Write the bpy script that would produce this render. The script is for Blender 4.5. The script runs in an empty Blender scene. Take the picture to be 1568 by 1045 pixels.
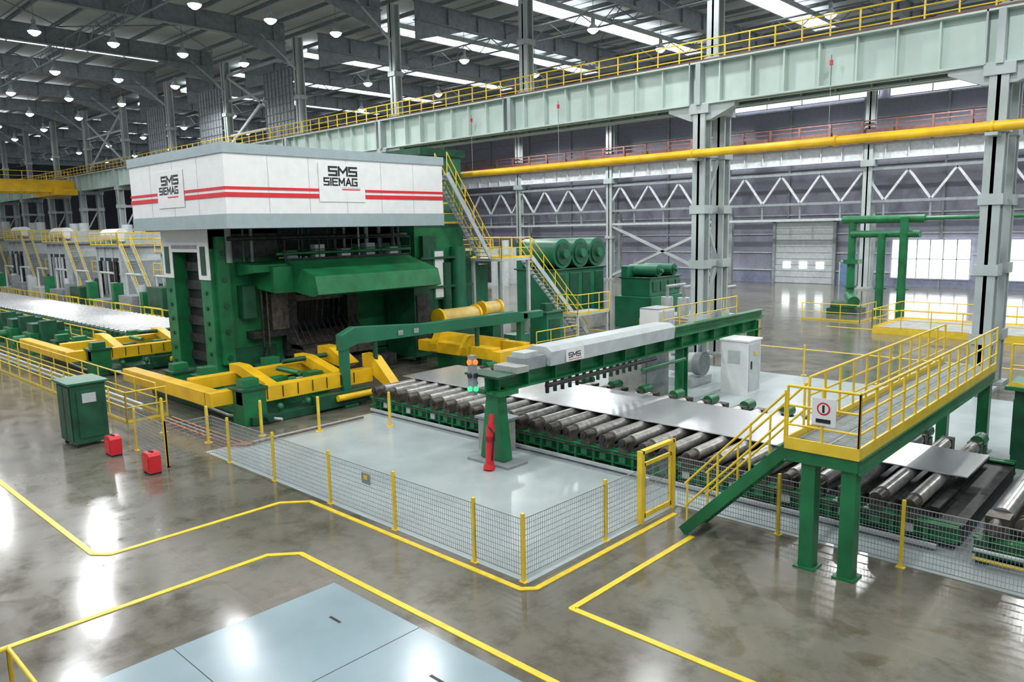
import bpy, math, random
from mathutils import Vector, Matrix
random.seed(4)
scene=bpy.context.scene
V=Vector
# ---------------------------------------------------------------- materials
MATS={}
def mat(name,col,rough=.5,metal=0.,var=.12,scale=3.,emit=0.,coat=0.,bump=0.,detail=4):
    if name in MATS: return MATS[name]
    m=bpy.data.materials.new(name); m.use_nodes=True
    nt=m.node_tree; b=nt.nodes['Principled BSDF']
    b.inputs['Roughness'].default_value=rough
    b.inputs['Metallic'].default_value=metal
    b.inputs['Coat Weight'].default_value=coat
    c4=(col[0],col[1],col[2],1)
    if var>0:
        tc=nt.nodes.new('ShaderNodeTexCoord')
        nz=nt.nodes.new('ShaderNodeTexNoise'); nz.inputs['Scale'].default_value=scale; nz.inputs['Detail'].default_value=detail
        nt.links.new(tc.outputs['Object'],nz.inputs['Vector'])
        rp=nt.nodes.new('ShaderNodeValToRGB')
        rp.color_ramp.elements[0].position=.3; rp.color_ramp.elements[1].position=.7
        rp.color_ramp.elements[0].color=tuple(max(0,c*(1-var*1.6)) for c in col)+(1,)
        rp.color_ramp.elements[1].color=tuple(min(1,c*(1+var)) for c in col)+(1,)
        nt.links.new(nz.outputs['Fac'],rp.inputs['Fac'])
        nt.links.new(rp.outputs['Color'],b.inputs['Base Color'])
        if bump>0:
            bp=nt.nodes.new('ShaderNodeBump'); bp.inputs['Strength'].default_value=bump; bp.inputs['Distance'].default_value=.02
            nt.links.new(nz.outputs['Fac'],bp.inputs['Height']); nt.links.new(bp.outputs['Normal'],b.inputs['Normal'])
    else: b.inputs['Base Color'].default_value=c4
    if emit>0:
        b.inputs['Emission Color'].default_value=c4; b.inputs['Emission Strength'].default_value=emit
    MATS[name]=m; return m
GREEN=mat('mill_green_paint',(.012,.16,.055),.38,var=.2,scale=1.5)
DGREEN=mat('dark_green_paint',(.008,.075,.035),.45,var=.25,scale=2)
MGREEN=mat('machine_teal_green',(.014,.14,.07),.4,var=.15,scale=1.)
YEL=mat('safety_yellow',(.78,.55,.04),.4,var=.08)
OYEL=mat('machinery_yellow',(.82,.49,.012),.38,var=.14,scale=1.2)
WHITE=mat('white_panel',(.74,.75,.74),.35,var=.03)
LGREY=mat('light_grey_paint',(.46,.50,.50),.4,var=.08)
MGREY=mat('mid_grey_paint',(.25,.28,.29),.45,var=.12)
PGREY=mat('panel_grey',(.31,.38,.40),.4,var=.05)
MINT=mat('girder_pale_green',(.46,.56,.51),.45,var=.09,scale=.5)
COL=mat('column_grey',(.38,.43,.42),.5,var=.12,scale=.6)
STEEL=mat('roof_steel',(.19,.215,.235),.55,var=.15)
RUST=mat('oxide_brown',(.15,.065,.055),.6,var=.2)
RED=mat('signal_red',(.62,.02,.03),.4,var=.05)
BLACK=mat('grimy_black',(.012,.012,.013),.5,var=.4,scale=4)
DARK=mat('dark_machinery',(.032,.033,.032),.45,metal=.2,var=.5,scale=5)
BROWN=mat('oiled_brown_steel',(.095,.080,.066),.4,metal=.3,var=.4,scale=5)
DISC=mat('greasy_disc_steel',(.17,.15,.12),.4,metal=.4,var=.4,scale=5)
CHROME=mat('roller_steel',(.58,.58,.58),.28,metal=.85,var=.12,scale=6)
OLDROLL=mat('worn_roller_steel',(.42,.41,.39),.30,metal=.6,var=.25,scale=6)
PLATE=mat('aluminium_plate',(.80,.81,.84),.26,metal=.75,var=.04,scale=2)
CONC=mat('concrete_grey',(.34,.35,.33),.75,var=.15,scale=2)
WIRE=mat('fence_wire',(.27,.29,.30),.5,var=.05)
TEXT=mat('lettering_black',(.01,.01,.012),.4,var=0)
COPPER=mat('copper_pipe',(.50,.17,.06),.35,metal=.6,var=.15)
LAMP=mat('lamp_glow',(1,1,1),.5,emit=14,var=0); LAMP.cycles.emission_sampling='NONE'
SKY=mat('skylight_glow',(.93,.97,1),.5,emit=3.4,var=0)
WIN=mat('window_glow',(.93,.96,1),.5,emit=2.4,var=0)
GLOWR=mat('signal_lamp_red',(1,.2,.03),.5,emit=.9,var=0)
GLOWG=mat('signal_lamp_green',(.05,.9,.3),.5,emit=.8,var=0)

def floor_mat():
    m=bpy.data.materials.new('polished_brown_concrete'); m.use_nodes=True; nt=m.node_tree; N=nt.nodes; L=nt.links
    b=N['Principled BSDF']; tc=N.new('ShaderNodeTexCoord')
    n1=N.new('ShaderNodeTexNoise'); n1.inputs['Scale'].default_value=.22; n1.inputs['Detail'].default_value=8; n1.inputs['Roughness'].default_value=.62
    n2=N.new('ShaderNodeTexNoise'); n2.inputs['Scale'].default_value=1.1; n2.inputs['Detail'].default_value=10; n2.inputs['Roughness'].default_value=.72
    L.new(tc.outputs['Object'],n1.inputs['Vector']); L.new(tc.outputs['Object'],n2.inputs['Vector'])
    r1=N.new('ShaderNodeValToRGB'); e=r1.color_ramp.elements
    e[0].position=.32; e[0].color=(.112,.104,.080,1); e[1].position=.70; e[1].color=(.215,.203,.165,1)
    L.new(n1.outputs['Fac'],r1.inputs['Fac'])
    r2=N.new('ShaderNodeValToRGB'); e=r2.color_ramp.elements
    e[0].position=.30; e[0].color=(.52,.48,.41,1); e[1].position=.52; e[1].color=(1,1,1,1)
    L.new(n2.outputs['Fac'],r2.inputs['Fac'])
    mx=N.new('ShaderNodeMix'); mx.data_type='RGBA'; mx.blend_type='MULTIPLY'; mx.inputs[0].default_value=.85
    L.new(r1.outputs['Color'],mx.inputs[6]); L.new(r2.outputs['Color'],mx.inputs[7])
    # darker worn patches
    n3=N.new('ShaderNodeTexNoise'); n3.inputs['Scale'].default_value=.75; n3.inputs['Detail'].default_value=3; n3.inputs['Distortion'].default_value=1.2
    L.new(tc.outputs['Object'],n3.inputs['Vector'])
    r3=N.new('ShaderNodeValToRGB'); e=r3.color_ramp.elements; e[0].position=.35; e[0].color=(.66,.62,.54,1); e[1].position=.40; e[1].color=(1,1,1,1)
    L.new(n3.outputs['Fac'],r3.inputs['Fac'])
    m3=N.new('ShaderNodeMix'); m3.data_type='RGBA'; m3.blend_type='MULTIPLY'; m3.inputs[0].default_value=.6
    L.new(mx.outputs[2],m3.inputs[6]); L.new(r3.outputs['Color'],m3.inputs[7])
    br=N.new('ShaderNodeTexBrick'); br.offset=0; br.inputs['Scale'].default_value=1; br.inputs['Brick Width'].default_value=12; br.inputs['Row Height'].default_value=6
    br.inputs['Mortar Size'].default_value=.008; br.inputs['Color1'].default_value=(1,1,1,1); br.inputs['Color2'].default_value=(.94,.94,.94,1); br.inputs['Mortar'].default_value=(1.25,1.22,1.15,1)
    L.new(tc.outputs['Object'],br.inputs['Vector'])
    m2=N.new('ShaderNodeMix'); m2.data_type='RGBA'; m2.blend_type='MULTIPLY'; m2.inputs[0].default_value=.9
    L.new(m3.outputs[2],m2.inputs[6]); L.new(br.outputs['Color'],m2.inputs[7])
    L.new(m2.outputs[2],b.inputs['Base Color'])
    rr=N.new('ShaderNodeMapRange'); rr.inputs['From Min'].default_value=.3; rr.inputs['From Max'].default_value=.7; rr.inputs['To Min'].default_value=.08; rr.inputs['To Max'].default_value=.20
    L.new(n2.outputs['Fac'],rr.inputs['Value']); L.new(rr.outputs['Result'],b.inputs['Roughness'])
    b.inputs['Specular IOR Level'].default_value=.9
    bp=N.new('ShaderNodeBump'); bp.inputs['Strength'].default_value=.05; bp.inputs['Distance'].default_value=.02
    L.new(n2.outputs['Fac'],bp.inputs['Height']); L.new(bp.outputs['Normal'],b.inputs['Normal'])
    return m
FLOOR=floor_mat()
PAINT=mat('painted_floor_grey',(.38,.44,.44),.22,var=.07,scale=.8,bump=.03)
BLUEP=mat('painted_plate_blue',(.25,.34,.375),.2,var=.07,scale=.7,bump=.03)
LINE=mat('floor_line_yellow',(.80,.59,.03),.35,var=.1,scale=5)
WALLM=mat('wall_sheet_grey',(.27,.27,.34),.6,var=.06)
ROOFM=mat('roof_sheet',(.38,.41,.41),.7,var=.15,scale=.2)

# ---------------------------------------------------------------- mesh builder
class B:
    def __init__(s): s.v=[];s.f=[];s.m=[];s.sm=[];s.mats=[]
    def mi(s,m):
        if m not in s.mats: s.mats.append(m)
        return s.mats.index(m)
    def add(s,vs,fs,m,smooth=False):
        o=len(s.v); s.v+= [tuple(v) for v in vs]; i=s.mi(m)
        for f in fs: s.f.append(tuple(o+k for k in f)); s.m.append(i); s.sm.append(smooth)
    BF=[(0,3,2,1),(4,5,6,7),(0,1,5,4),(1,2,6,5),(2,3,7,6),(3,0,4,7)]
    def box(s,x0,x1,y0,y1,z0,z1,m):
        if x0>x1:x0,x1=x1,x0
        if y0>y1:y0,y1=y1,y0
        s.add([(x0,y0,z0),(x1,y0,z0),(x1,y1,z0),(x0,y1,z0),(x0,y0,z1),(x1,y0,z1),(x1,y1,z1),(x0,y1,z1)],B.BF,m)
    def frame(s,p,q):
        d=(q-p).normalized()
        side=d.cross(V((0,0,1)))
        if side.length<1e-3: side=V((1,0,0))
        side.normalize(); up=side.cross(d); return d,side,up
    def beam(s,p,q,w,h,m):
        p=V(p);q=V(q);d,si,up=s.frame(p,q); a=si*w/2;b=up*h/2
        s.add([p-a-b,p+a-b,q+a-b,q-a-b,p-a+b,p+a+b,q+a+b,q-a+b],B.BF,m)
    def ibeam(s,p,q,w,h,t,m):
        p=V(p);q=V(q);d,si,up=s.frame(p,q)
        s.beam(p,q,t,h,m); s.beam(p+up*(h/2-t/2),q+up*(h/2-t/2),w,t,m); s.beam(p-up*(h/2-t/2),q-up*(h/2-t/2),w,t,m)
    def cyl(s,p,q,r,m,n=12,r2=None,caps=True):
        p=V(p);q=V(q); r2=r if r2 is None else r2
        d,si,up=s.frame(p,q); vs=[]
        for c,rr in ((p,r),(q,r2)):
            for k in range(n):
                a=2*math.pi*k/n; vs.append(c+si*math.cos(a)*rr+up*math.sin(a)*rr)
        s.add(vs,[(k,(k+1)%n,n+(k+1)%n,n+k) for k in range(n)],m,True)
        if caps:
            s.add(vs[:n],[tuple(range(n-1,-1,-1))],m); s.add(vs[n:],[tuple(range(n))],m)
    def tube(s,pts,r,m,n=8):
        for a,b in zip(pts[:-1],pts[1:]): s.cyl(a,b,r,m,n)
        for a in pts[1:-1]: s.ball(a,r,m,8)
    def ball(s,c,r,m,n=10,sc=(1,1,1)):
        vs=[];fs=[];h=n//2+1
        for i in range(h+1):
            t=math.pi*i/h
            for k in range(n):
                a=2*math.pi*k/n; vs.append((c[0]+r*sc[0]*math.sin(t)*math.cos(a),c[1]+r*sc[1]*math.sin(t)*math.sin(a),c[2]+r*sc[2]*math.cos(t)))
        for i in range(h):
            for k in range(n): fs.append((i*n+k,(i+1)*n+k,(i+1)*n+(k+1)%n,i*n+(k+1)%n))
        s.add(vs,fs,m,True)
    def prism(s,poly,axis,a0,a1,m):
        def P(u,w,a):
            return (a,u,w) if axis==0 else ((u,a,w) if axis==1 else (u,w,a))
        n=len(poly); vs=[P(u,w,a0) for u,w in poly]+[P(u,w,a1) for u,w in poly]
        s.add(vs,[tuple(range(n)),tuple(range(2*n-1,n-1,-1))]+[(k,n+k,n+(k+1)%n,(k+1)%n) for k in range(n)],m)
    def rail(s,pts,m,h=1.1,sp=1.2,r=.022,mid=2,toe=True):
        for a,b in zip(pts[:-1],pts[1:]):
            a=V(a);b=V(b); L=(b-a).length; n=max(1,round(L/sp))
            for k in range(n+1):
                p=a.lerp(b,k/n); s.cyl(p,p+V((0,0,h)),r,m,6)
            for k in range(1,mid+1):
                z=V((0,0,h*k/mid)); s.cyl(a+z,b+z,r if k==mid else r*.8,m,6)
            if toe: s.beam(a+V((0,0,.06)),b+V((0,0,.06)),.012,.1,m)
    def build(s,name,bevel=0):
        me=bpy.data.meshes.new(name); me.from_pydata(s.v,[],s.f)
        for m in s.mats: me.materials.append(m)
        me.polygons.foreach_set('material_index',s.m); me.polygons.foreach_set('use_smooth',s.sm)
        me.update()
        import bmesh
        bm=bmesh.new(); bm.from_mesh(me); bmesh.ops.recalc_face_normals(bm,faces=bm.faces); bm.to_mesh(me); bm.free()
        o=bpy.data.objects.new(name,me); scene.collection.objects.link(o)
        if bevel:
            md=o.modifiers.new('bevel','BEVEL'); md.width=bevel; md.segments=2; md.limit_method='ANGLE'; md.angle_limit=math.radians(50)
        return o
# block lettering (strokes on a 4 x 6 grid)
GL={'S':[[(4,6),(0,6),(0,3),(4,3),(4,0),(0,0)]],'M':[[(0,0),(0,6),(2.25,2),(4.5,6),(4.5,0)]],'I':[[(0,0),(0,6)]],'E':[[(4,6),(0,6),(0,0),(4,0)],[(0,3),(3.5,3)]],
 'A':[[(0,0),(2.1,6),(4.2,0)],[(.8,2),(3.4,2)]],'G':[[(4,6),(0,6),(0,0),(4,0),(4,2.8),(2.2,2.8)]]}
def word(b,txt,pos,h,w,face,m,gap=1.7,t=None):
    # pos = lower-left corner on the face; h = letter height, w = unit width per letter (4 units)
    u=0; sx=w/4; sz=h/6; t=t or h*.2
    for ch in txt:
        for pl in GL[ch]:
            for k,((a0,b0),(a1,b1)) in enumerate(zip(pl[:-1],pl[1:])):
                d=V((a1-a0)*sx if True else 0,0,) if False else None
                L=math.hypot((a1-a0)*sx,(b1-b0)*sz); ex=(a1-a0)*sx/L*t/2; ez=(b1-b0)*sz/L*t/2
                p=(u+a0*sx-ex,b0*sz-ez); q=(u+a1*sx+ex,b1*sz+ez)
                off=.004+.0008*(k%3)
                nx=-(q[1]-p[1]); nz=q[0]-p[0]; nl=math.hypot(nx,nz); nx*=t/2/nl; nz*=t/2/nl
                quad=[(p[0]-nx,p[1]-nz),(q[0]-nx,q[1]-nz),(q[0]+nx,q[1]+nz),(p[0]+nx,p[1]+nz)]
                if face=='X': b.prism([(pos[1]+x,pos[2]+z) for x,z in quad],0,pos[0],pos[0]+off,m)
                else: b.prism([(pos[0]+x,pos[2]+z) for x,z in quad],1,pos[1]-off,pos[1],m)
        u+=(0 if ch=='I' else (4.5 if ch=='M' else 4))*sx+gap*sx
# ---------------------------------------------------------------- shell
b=B(); b.box(-210,25,-20,82,-.3,0,FLOOR); b.build('floor')
b=B(); b.box(-210,25,-20,82,23.2,23.5,ROOFM)
for k in range(18): b.box(-210,25,-18+k*6-.02,-18+k*6+.02,23.15,23.2,STEEL)
b.build('ceiling')
b=B()
b.box(-210,25,81.4,82,0,23.2,WALLM)
for z in (1.3,3.2,5.2,7.2,12,16.5,18.2,21): b.box(-210,25,81.2,81.4,z,z+.15,LGREY if z<8 else MGREY)
b.box(-210,25,81.25,81.4,0,1.1,mat('wall_base_paint',(.20,.22,.30),.5))
x=-200
while x<22: b.box(x-.1,x+.1,81.15,81.4,0,23,MGREY); x+=7.5
b.build('wall_back')
b=B(); b.box(-210,-209.5,-20,82,0,23.2,WALLM)
for k in range(12): b.box(-209.5,-209.3,-18+k*8,-17.6+k*8,0,23,STEEL)
b.build('wall_left')
n=0
def window(x0,x1,z0,z1,cols,gm=WIN):
    global n; n+=1
    w=B(); w.box(x0,x1,81.1,81.2,z0,z1,gm)
    for k in range(cols+1):
        x=x0+(x1-x0)*k/cols; w.box(x-.05,x+.05,81.0,81.1,z0,z1,LGREY)
    w.box(x0,x1,81.0,81.1,(z0+z1)/2-.04,(z0+z1)/2+.04,LGREY); w.box(x0,x1,81.0,81.1,z0-.08,z0,LGREY); w.box(x0,x1,81.0,81.1,z1,z1+.08,LGREY)
    w.build('window_%d'%n)
window(-41.5,-26.2,18.7,20.5,4,SKY); window(-25.2,-10.2,18.5,20.7,4,SKY); window(-9.5,5,18.4,20.8,4,SKY)
window(-24.3,-17.4,.9,4.6,6); window(-16.8,-8,.9,4.6,7); window(-7,4,.9,4.6,8)
b=B(); b.box(-36.2,-30,81.0,81.2,0,6.5,LGREY)
for k in range(10): b.box(-36.2,-30,80.96,81.0,k*.65+.02,k*.65+.06,MGREY)
for x in (-36.5,-30): b.box(x,x+.3,80.8,81.2,0,6.9,MGREY)
b.box(-36.6,-29.6,80.8,81.2,6.5,6.9,MGREY)
for x in (-35.3,-33.5,-31.7): b.box(x,x+.8,80.93,80.97,1.6,2.3,SKY)
b.build('door_1')
b=B(); b.box(-29.2,-27.6,81.0,81.2,0,2.4,mat('blue_door',(.12,.2,.33),.4)); b.box(-29.3,-29.2,80.95,81.2,0,2.5,LGREY); b.box(-27.6,-27.5,80.95,81.2,0,2.5,LGREY); b.box(-29.3,-27.5,80.95,81.2,2.4,2.5,LGREY)
b.build('door_2')
# ---------------------------------------------------------------- roof steel
XK=[-6.5-12*k for k in range(-2,17)]
for X in XK:
    b=B()
    for (y0,y1) in ((-19,33),(36,80)):
        b.ibeam((X,y0,21.6),(X,y1,21.6),.45,1.3,.06,STEEL)
        for ye,sg in ((y0,1),(y1,-1)):
            b.prism([(ye,21),(ye,19.6),(ye+sg*5,21)],0,X-.05,X+.05,STEEL)
        y=y0+3
        while y<y1: b.box(X-.2,X+.2,y-.02,y+.02,21,22.2,STEEL); y+=3
    b.build('roof_girder')
b=B()
for y in range(-18,81,3):
    b.ibeam((-200,y,22.7),(24,y,22.7),.14,.28,.02,STEEL)
for y in (-3,9,21,45,57,69):
    for dz in (21.4,20.3): b.cyl((-200,y,dz),(24,y,dz),.07,STEEL,6)
    x=-198.5
    while x<22: b.cyl((x,y,20.3),(x+1.5,y,21.4),.04,STEEL,4); b.cyl((x+1.5,y,21.4),(x+3,y,20.3),.04,STEEL,4); x+=3
for i in range(0,len(XK)-1,2):
    for y in (-3,9,21,45,57): b.cyl((XK[i],y,22.4),(XK[i+1],y+12,22.4),.05,STEEL,5); b.cyl((XK[i+1],y,22.4),(XK[i],y+12,22.4),.05,STEEL,5)
b.build('roof_purlins_and_bracing')
b=B()
for X in [-13.7-12*k for k in range(-1,14)]:
    b.box(X-.85,X+.85,39,66,22.3,22.5,SKY)
    for dx in (-.92,.92): b.box(X+dx-.06,X+dx+.06,39,66,22.2,22.55,LGREY)
    y=39
    while y<66.1: b.box(X-.9,X+.9,y-.03,y+.03,22.26,22.3,LGREY); y+=3
for X in [-72.5-12*k for k in range(0,8)]:
    b.box(X-.8,X+.8,16,31,22.3,22.42,SKY); b.box(X-.8,X+.8,-6,10,22.3,22.42,SKY)
    for y in range(16,32,3): b.box(X-.85,X+.85,y-.04,y+.04,22.2,22.3,STEEL)
b.build('roof_skylight_strips')
def lamps(name,ys,xs,z,power,lit):
    b=B()
    for X in xs:
        for y in ys:
            b.cyl((X,y,z+.75),(X,y,21.0),.02,STEEL,5)
            b.cyl((X,y,z+.45),(X,y,z+.8),.13,MGREY,10)
            b.cyl((X,y,z+.1),(X,y,z+.45),.38,LGREY,14,.13,caps=False)
            b.cyl((X,y,z-.02),(X,y,z+.1),.30,LAMP,14,.37); b.ball((X,y,z),.24,LAMP,10,(1,1,.7))
    o=b.build(name)
    for i,X in enumerate(xs):
        for j,y in enumerate(ys):
            if lit(X,y,i,j):
                l=bpy.data.lights.new('lamp_light','SPOT'); l.energy=power; l.spot_size=math.radians(168); l.spot_blend=.4; l.shadow_soft_size=.33; l.color=(.97,.99,1)
                q=bpy.data.objects.new('lamp_light',l); q.location=(X,y,z-.55); scene.collection.objects.link(q); q.parent=o
lamps('high_bay_lamps',[-7.6,-2.9,1.9,6.5,11.2,15.9,20.5,25.1,29.7],[-6.9-12*k for k in range(-1,13)],19.0,1950,lambda X,y,i,j:X>-80 and (i+j)%2==0)
lamps('high_bay_lamps',[41,49,57,65,73],[-6.9-12*k for k in range(-1,12)],18.9,3400,lambda X,y,i,j:X>-70 and y in(41,57,73))
# ---------------------------------------------------------------- crane runway row
def column(X):
    b=B()
    for y in (33,34.9):
        b.ibeam((X,y,0),(X,y,11.9),.62,.66,.12,COL)
        b.box(X-.5,X+.5,y-.5,y+.5,0,.12,COL)
    for z in (2,4.6,7.2,9.8):
        b.beam((X,33,z),(X,34.9,z),.2,.28,COL)
        for y in (33,34.9): b.box(X-.4,X+.4,y-.4,y+.4,z-.2,z+.2,COL)
    for z0,z1 in ((2,4.6),(7.2,4.6),(7.2,9.8)): b.beam((X,33.2,z0),(X,34.7,z1),.12,.14,COL)
    b.box(X-.5,X+.5,32.6,35.3,11.6,12,COL)
    b.build('twin_shaft_column')
for X in XK:
    if X>10 or abs(X+30.5)<.1: continue
    column(X)
for X in XK:
    if X>10: continue
    b=B(); b.ibeam((X,34.1,14),(X,34.1,21.6),.6,.6,.1,COL); b.box(X-.4,X+.4,33.7,34.5,14,14.3,COL); b.box(X-.36,X+.36,33.7,34.5,16.9,17.2,COL)
    b.beam((X,34.1,19),(X,31,21.3),.15,.15,COL)
    b.build('upper_column')
b=B()
for (xa,xb) in ((-54.5,-66.5),(-90.5,-102.5)):
    for z in (15.2,18.2,20.4): b.beam((xa,34.1,z),(xb,34.1,z),.16,.2,COL)
    b.beam((xa,34.1,14.4),(xb,34.1,20.4),.14,.2,LGREY); b.beam((xb,34.1,14.4),(xa,34.1,20.4),.14,.2,LGREY)
b.build('column_cross_bracing')
b=B()
for xs in (-55.2,-67.4,-79.4):
    for k in range(9): b.beam((xs-k*.55,33.9,14),(xs-k*.55,33.9,19.6),.05,.05,STEEL)
    for k in range(9): b.beam((xs,33.9,14.2+k*.66),(xs-4.4,33.9,14.2+k*.66),.05,.05,STEEL)
    b.box(xs-4.4,xs,33.95,33.97,14.1,19.6,MGREY)
b.build('runway_screen_panels')
def girder(name,Y,z0,z1,xa,xb,m,step=1.5,t=.35):
    b=B()
    b.box(xa,xb,Y-.06,Y+.06,z0,z1,m); b.box(xa,xb,Y-t,Y+t,z0,z0+.07,m); b.box(xa,xb,Y-t-.1,Y+t+.1,z1-.07,z1,m)
    x=xa
    while x<xb: b.box(x-.03,x+.03,Y-t+.02,Y+t-.02,z0+.05,z1-.05,m); x+=step
    return b
b=girder('g',33,12,13.9,-190,24,MINT)
b.box(-190,24,32.9,33.1,13.9,14.05,RUST); b.box(-190,24,33.4,34.6,13.86,13.9,LGREY)
for X in XK:
    if X<10: b.box(X-.5,X-.44,32.55,33.45,12,13.9,COL); b.box(X-.12,X+.12,32.5,33.45,11.98,13.85,COL)
for X in (-6.5,-18.5,-42.5): b.prism([(X-1.7,12),(X-1.7,11.8),(X-.5,11.3),(X+.5,11.3),(X+1.7,11.8),(X+1.7,12)],1,32.8,33.2,COL)
b.build('crane_runway_girder')
b=girder('g',34.9,12,13.9,-190,24,MINT); b.box(-190,24,34.8,35.0,13.9,14.05,RUST); b.build('crane_runway_girder')
b=B(); b.rail([(-190,33.5,13.95),(23,33.5,13.95)],YEL,1.1,1.2,.035,3); b.build('crane_walkway_railing')
b=B(); b.cyl((-62,32.15,9.75),(24,32.15,9.75),.18,OYEL,16)
for X in XK:
    if -60<X<10 and abs(X+30.5)>.1: b.box(X-.2,X+.2,32,32.7,9.44,9.55,COL); b.cyl((X-.05,32.15,9.75),(X+.05,32.15,9.75),.22,OYEL,16)
for X in (-36,-12,0): b.cyl((X-.04,32.15,9.75),(X+.04,32.15,9.75),.23,OYEL,16)
b.build('overhead_yellow_pipe')
for X in (-33.5,-26.8,-12.4):
    b=B(); b.cyl((X,32.45,12),(X,32.45,13.2),.012,DARK,5); b.box(X-.05,X+.05,32.39,32.5,12.8,13.0,RED); b.cyl((X,32.45,9.9),(X,32.45,12),.008,LGREY,5); b.build('pull_cord_switch')
b=B()
for X in (-104,-108): b.box(X-.4,X+.4,-15,32.6,11.9,13.2,OYEL)
b.rail([(-103.4,-15,13.2),(-103.4,32,13.2)],YEL,1.1,2.5,.04); b.box(-110,-102,30,32.4,11.5,12.2,OYEL)
b.box(-107,-105,15,18,13.2,14.4,OYEL); b.build('overhead_crane')
# ---------------------------------------------------------------- second crane row
TW=mat('girder_white',(.56,.59,.60),.5)
b=girder('g',77,12.2,13.7,-200,24,TW,2,.3)
b.box(-200,24,76.3,77.9,13.7,14.0,RUST); b.box(-200,24,76.35,76.5,14.0,15.0,RUST)
x=-200
while x<22: b.box(x-.1,x+.1,76.2,76.35,13.8,15.8,RUST); x+=3
for z in (15.3,15.7): b.box(-200,24,76.3,76.4,z,z+.12,RUST)
b.build('crane_runway_girder')
b=B()
b.box(-200,24,76.8,77.2,11.2,11.45,MGREY); b.box(-200,24,76.8,77.2,8.2,8.45,MGREY); b.box(-200,24,76.8,77.2,6.6,6.85,LGREY)
x=-200
while x<22:
    b.beam((x,77,8.4),(x+2,77,11.2),.2,.2,TW); b.beam((x+2,77,11.2),(x+4,77,8.4),.2,.2,TW); b.beam((x,77,6.8),(x,77,8.3),.15,.15,MGREY); x+=4
b.build('braced_lattice_girder')
for k in range(12):
    X=-10.5-15*k
    b=B(); b.ibeam((X,77,0),(X,77,21.6),.8,.7,.14,COL); b.box(X-.7,X+.7,76.3,77.7,0,.2,CONC); b.box(X-.6,X+.6,76.4,77.6,11.6,12.2,COL); b.box(X-.5,X+.5,76.5,77.5,5,5.3,COL)
    b.ibeam((X,79,0),(X,79,8),.4,.4,.08,COL)
    b.build('rear_column')
b=B()
for k in (2,5):
    X=-10.5-15*k; b.beam((X,77,.4),(X-15,77,6.6),.3,.3,COL); b.beam((X-15,77,.4),(X,77,6.6),.3,.3,COL)
b.build('column_cross_bracing')
b=B()
for k in range(7):
    x=-52-k*11; h=2+random.random()*3
    b.box(x-3,x+2,62,66,0,h,random.choice([MGREY,LGREY,MGREEN])); b.box(x-2.6,x+1.6,61.9,62,.4,h*.7,DARK); b.rail([(x-3,62,h),(x+2,62,h)],YEL,1.1,1.5,.05); b.cyl((x+3,63,0),(x+3,63,h+1),.4,LGREY,10)
b.build('rear_bay_machinery',.02)
# ---------------------------------------------------------------- floor paint
b=B(); b.box(-22,-8.9,9.75,15.8,0,.012,PAINT); b.box(-24,-8.9,22.2,31.5,0,.012,PAINT); b.box(-8.9,22,14.95,15.8,0,.012,PAINT); b.box(-8.9,22,22.2,31.5,0,.012,PAINT); b.box(-22,22,15.8,22.2,0,.008,MGREY); b.build('painted_floor_zone')
b=B(); b.box(-11.65,-4.2,-6,7.4,0,.015,BLUEP)
for y in (4.4,1.4): b.box(-11.65,-4.2,y,y+.015,.015,.017,DARK)
for x in (-9.2,-6.7): b.box(x,x+.015,-6,7.4,.015,.017,DARK)
for x,y in ((-10.6,6.6),(-8.0,6.6),(-10.6,3.6),(-8,3.6)): b.box(x-.02,x+.28,y,y+.05,.015,.02,DARK)
b.build('painted_floor_plates')
b=B()
def ln(pts,w=.12):
    for (x0,y0),(x1,y1) in zip(pts[:-1],pts[1:]):
        b.beam(V((x0,y0,.008)),V((x1,y1,.008)),w,.016,LINE)
    for (x,y) in pts[1:-1]: b.cyl((x,y,0),(x,y,.0162),w/2,LINE,12)
ln([(-60,4.85),(-16.6,4.85),(-16.3,5.1),(-16.3,8.95),(-15.8,9.5),(-8.85,9.5),(-8.65,9.7),(-8.65,14.5)])
ln([(-13.75,-2),(-13.75,7.2),(-13.3,7.7),(4,7.7)]); ln([(-7.7,13.6),(-7.7,9.55),(5,9.55)])
ln([(-18,48),(-8,48),(-8,60)],.15); ln([(-60,38.5),(20,38.5)],.15)
b.build('floor_marking_lines')
# ---------------------------------------------------------------- fence
def fence(b,p,q,posts):
    p=V(p);q=V(q);L=(q-p).length;d=(q-p)/L
    k=0.0
    while k<=L+.001:
        c=p+d*k; b.beam(c+V((0,0,.12)),c+V((0,0,1.22)),.006,.006,WIRE); k+=.06
    for z in [.12+.11*i for i in range(11)]: b.beam(p+V((0,0,z)),q+V((0,0,z)),.010,.010,WIRE)
    for z in (.12,1.22): b.beam(p+V((0,0,z)),q+V((0,0,z)),.016,.016,WIRE)
    for t in posts:
        c=p+d*t; b.beam(c,c+V((0,0,1.33)),.06,.06,YEL); b.box(c.x-.08,c.x+.08,c.y-.06,c.y+.06,0,.015,YEL)
b=B()
fence(b,(-9,9.75,0),(-21.4,9.75,0),[0,1.3,3.8,6.3,8.9,11.4])
fence(b,(-9,9.75,0),(-8.95,13.4,0),[2.5])
fence(b,(-8.8,14.85,0),(10,14.85,0),[2.4,4.8,7.2,9.6,12,14.4])
fence(b,(-21.4,8.4,0),(-23.9,8.5,0),[0,2.45]); fence(b,(-21.4,8.4,0),(-21.4,9.75,0),[.01])
b.box(-13.9,-13.6,9.70,9.72,.85,1.1,MGREY); b.box(-13.82,-13.68,9.69,9.7,.95,1.05,YEL)
b.build('mesh_safety_fence')
b=B()
for y in (13.5,14.78):
    b.box(-8.99,-8.86,y-.05,y+.05,0,1.65,YEL)
b.box(-8.99,-8.86,13.5,14.78,1.58,1.65,YEL)
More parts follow.
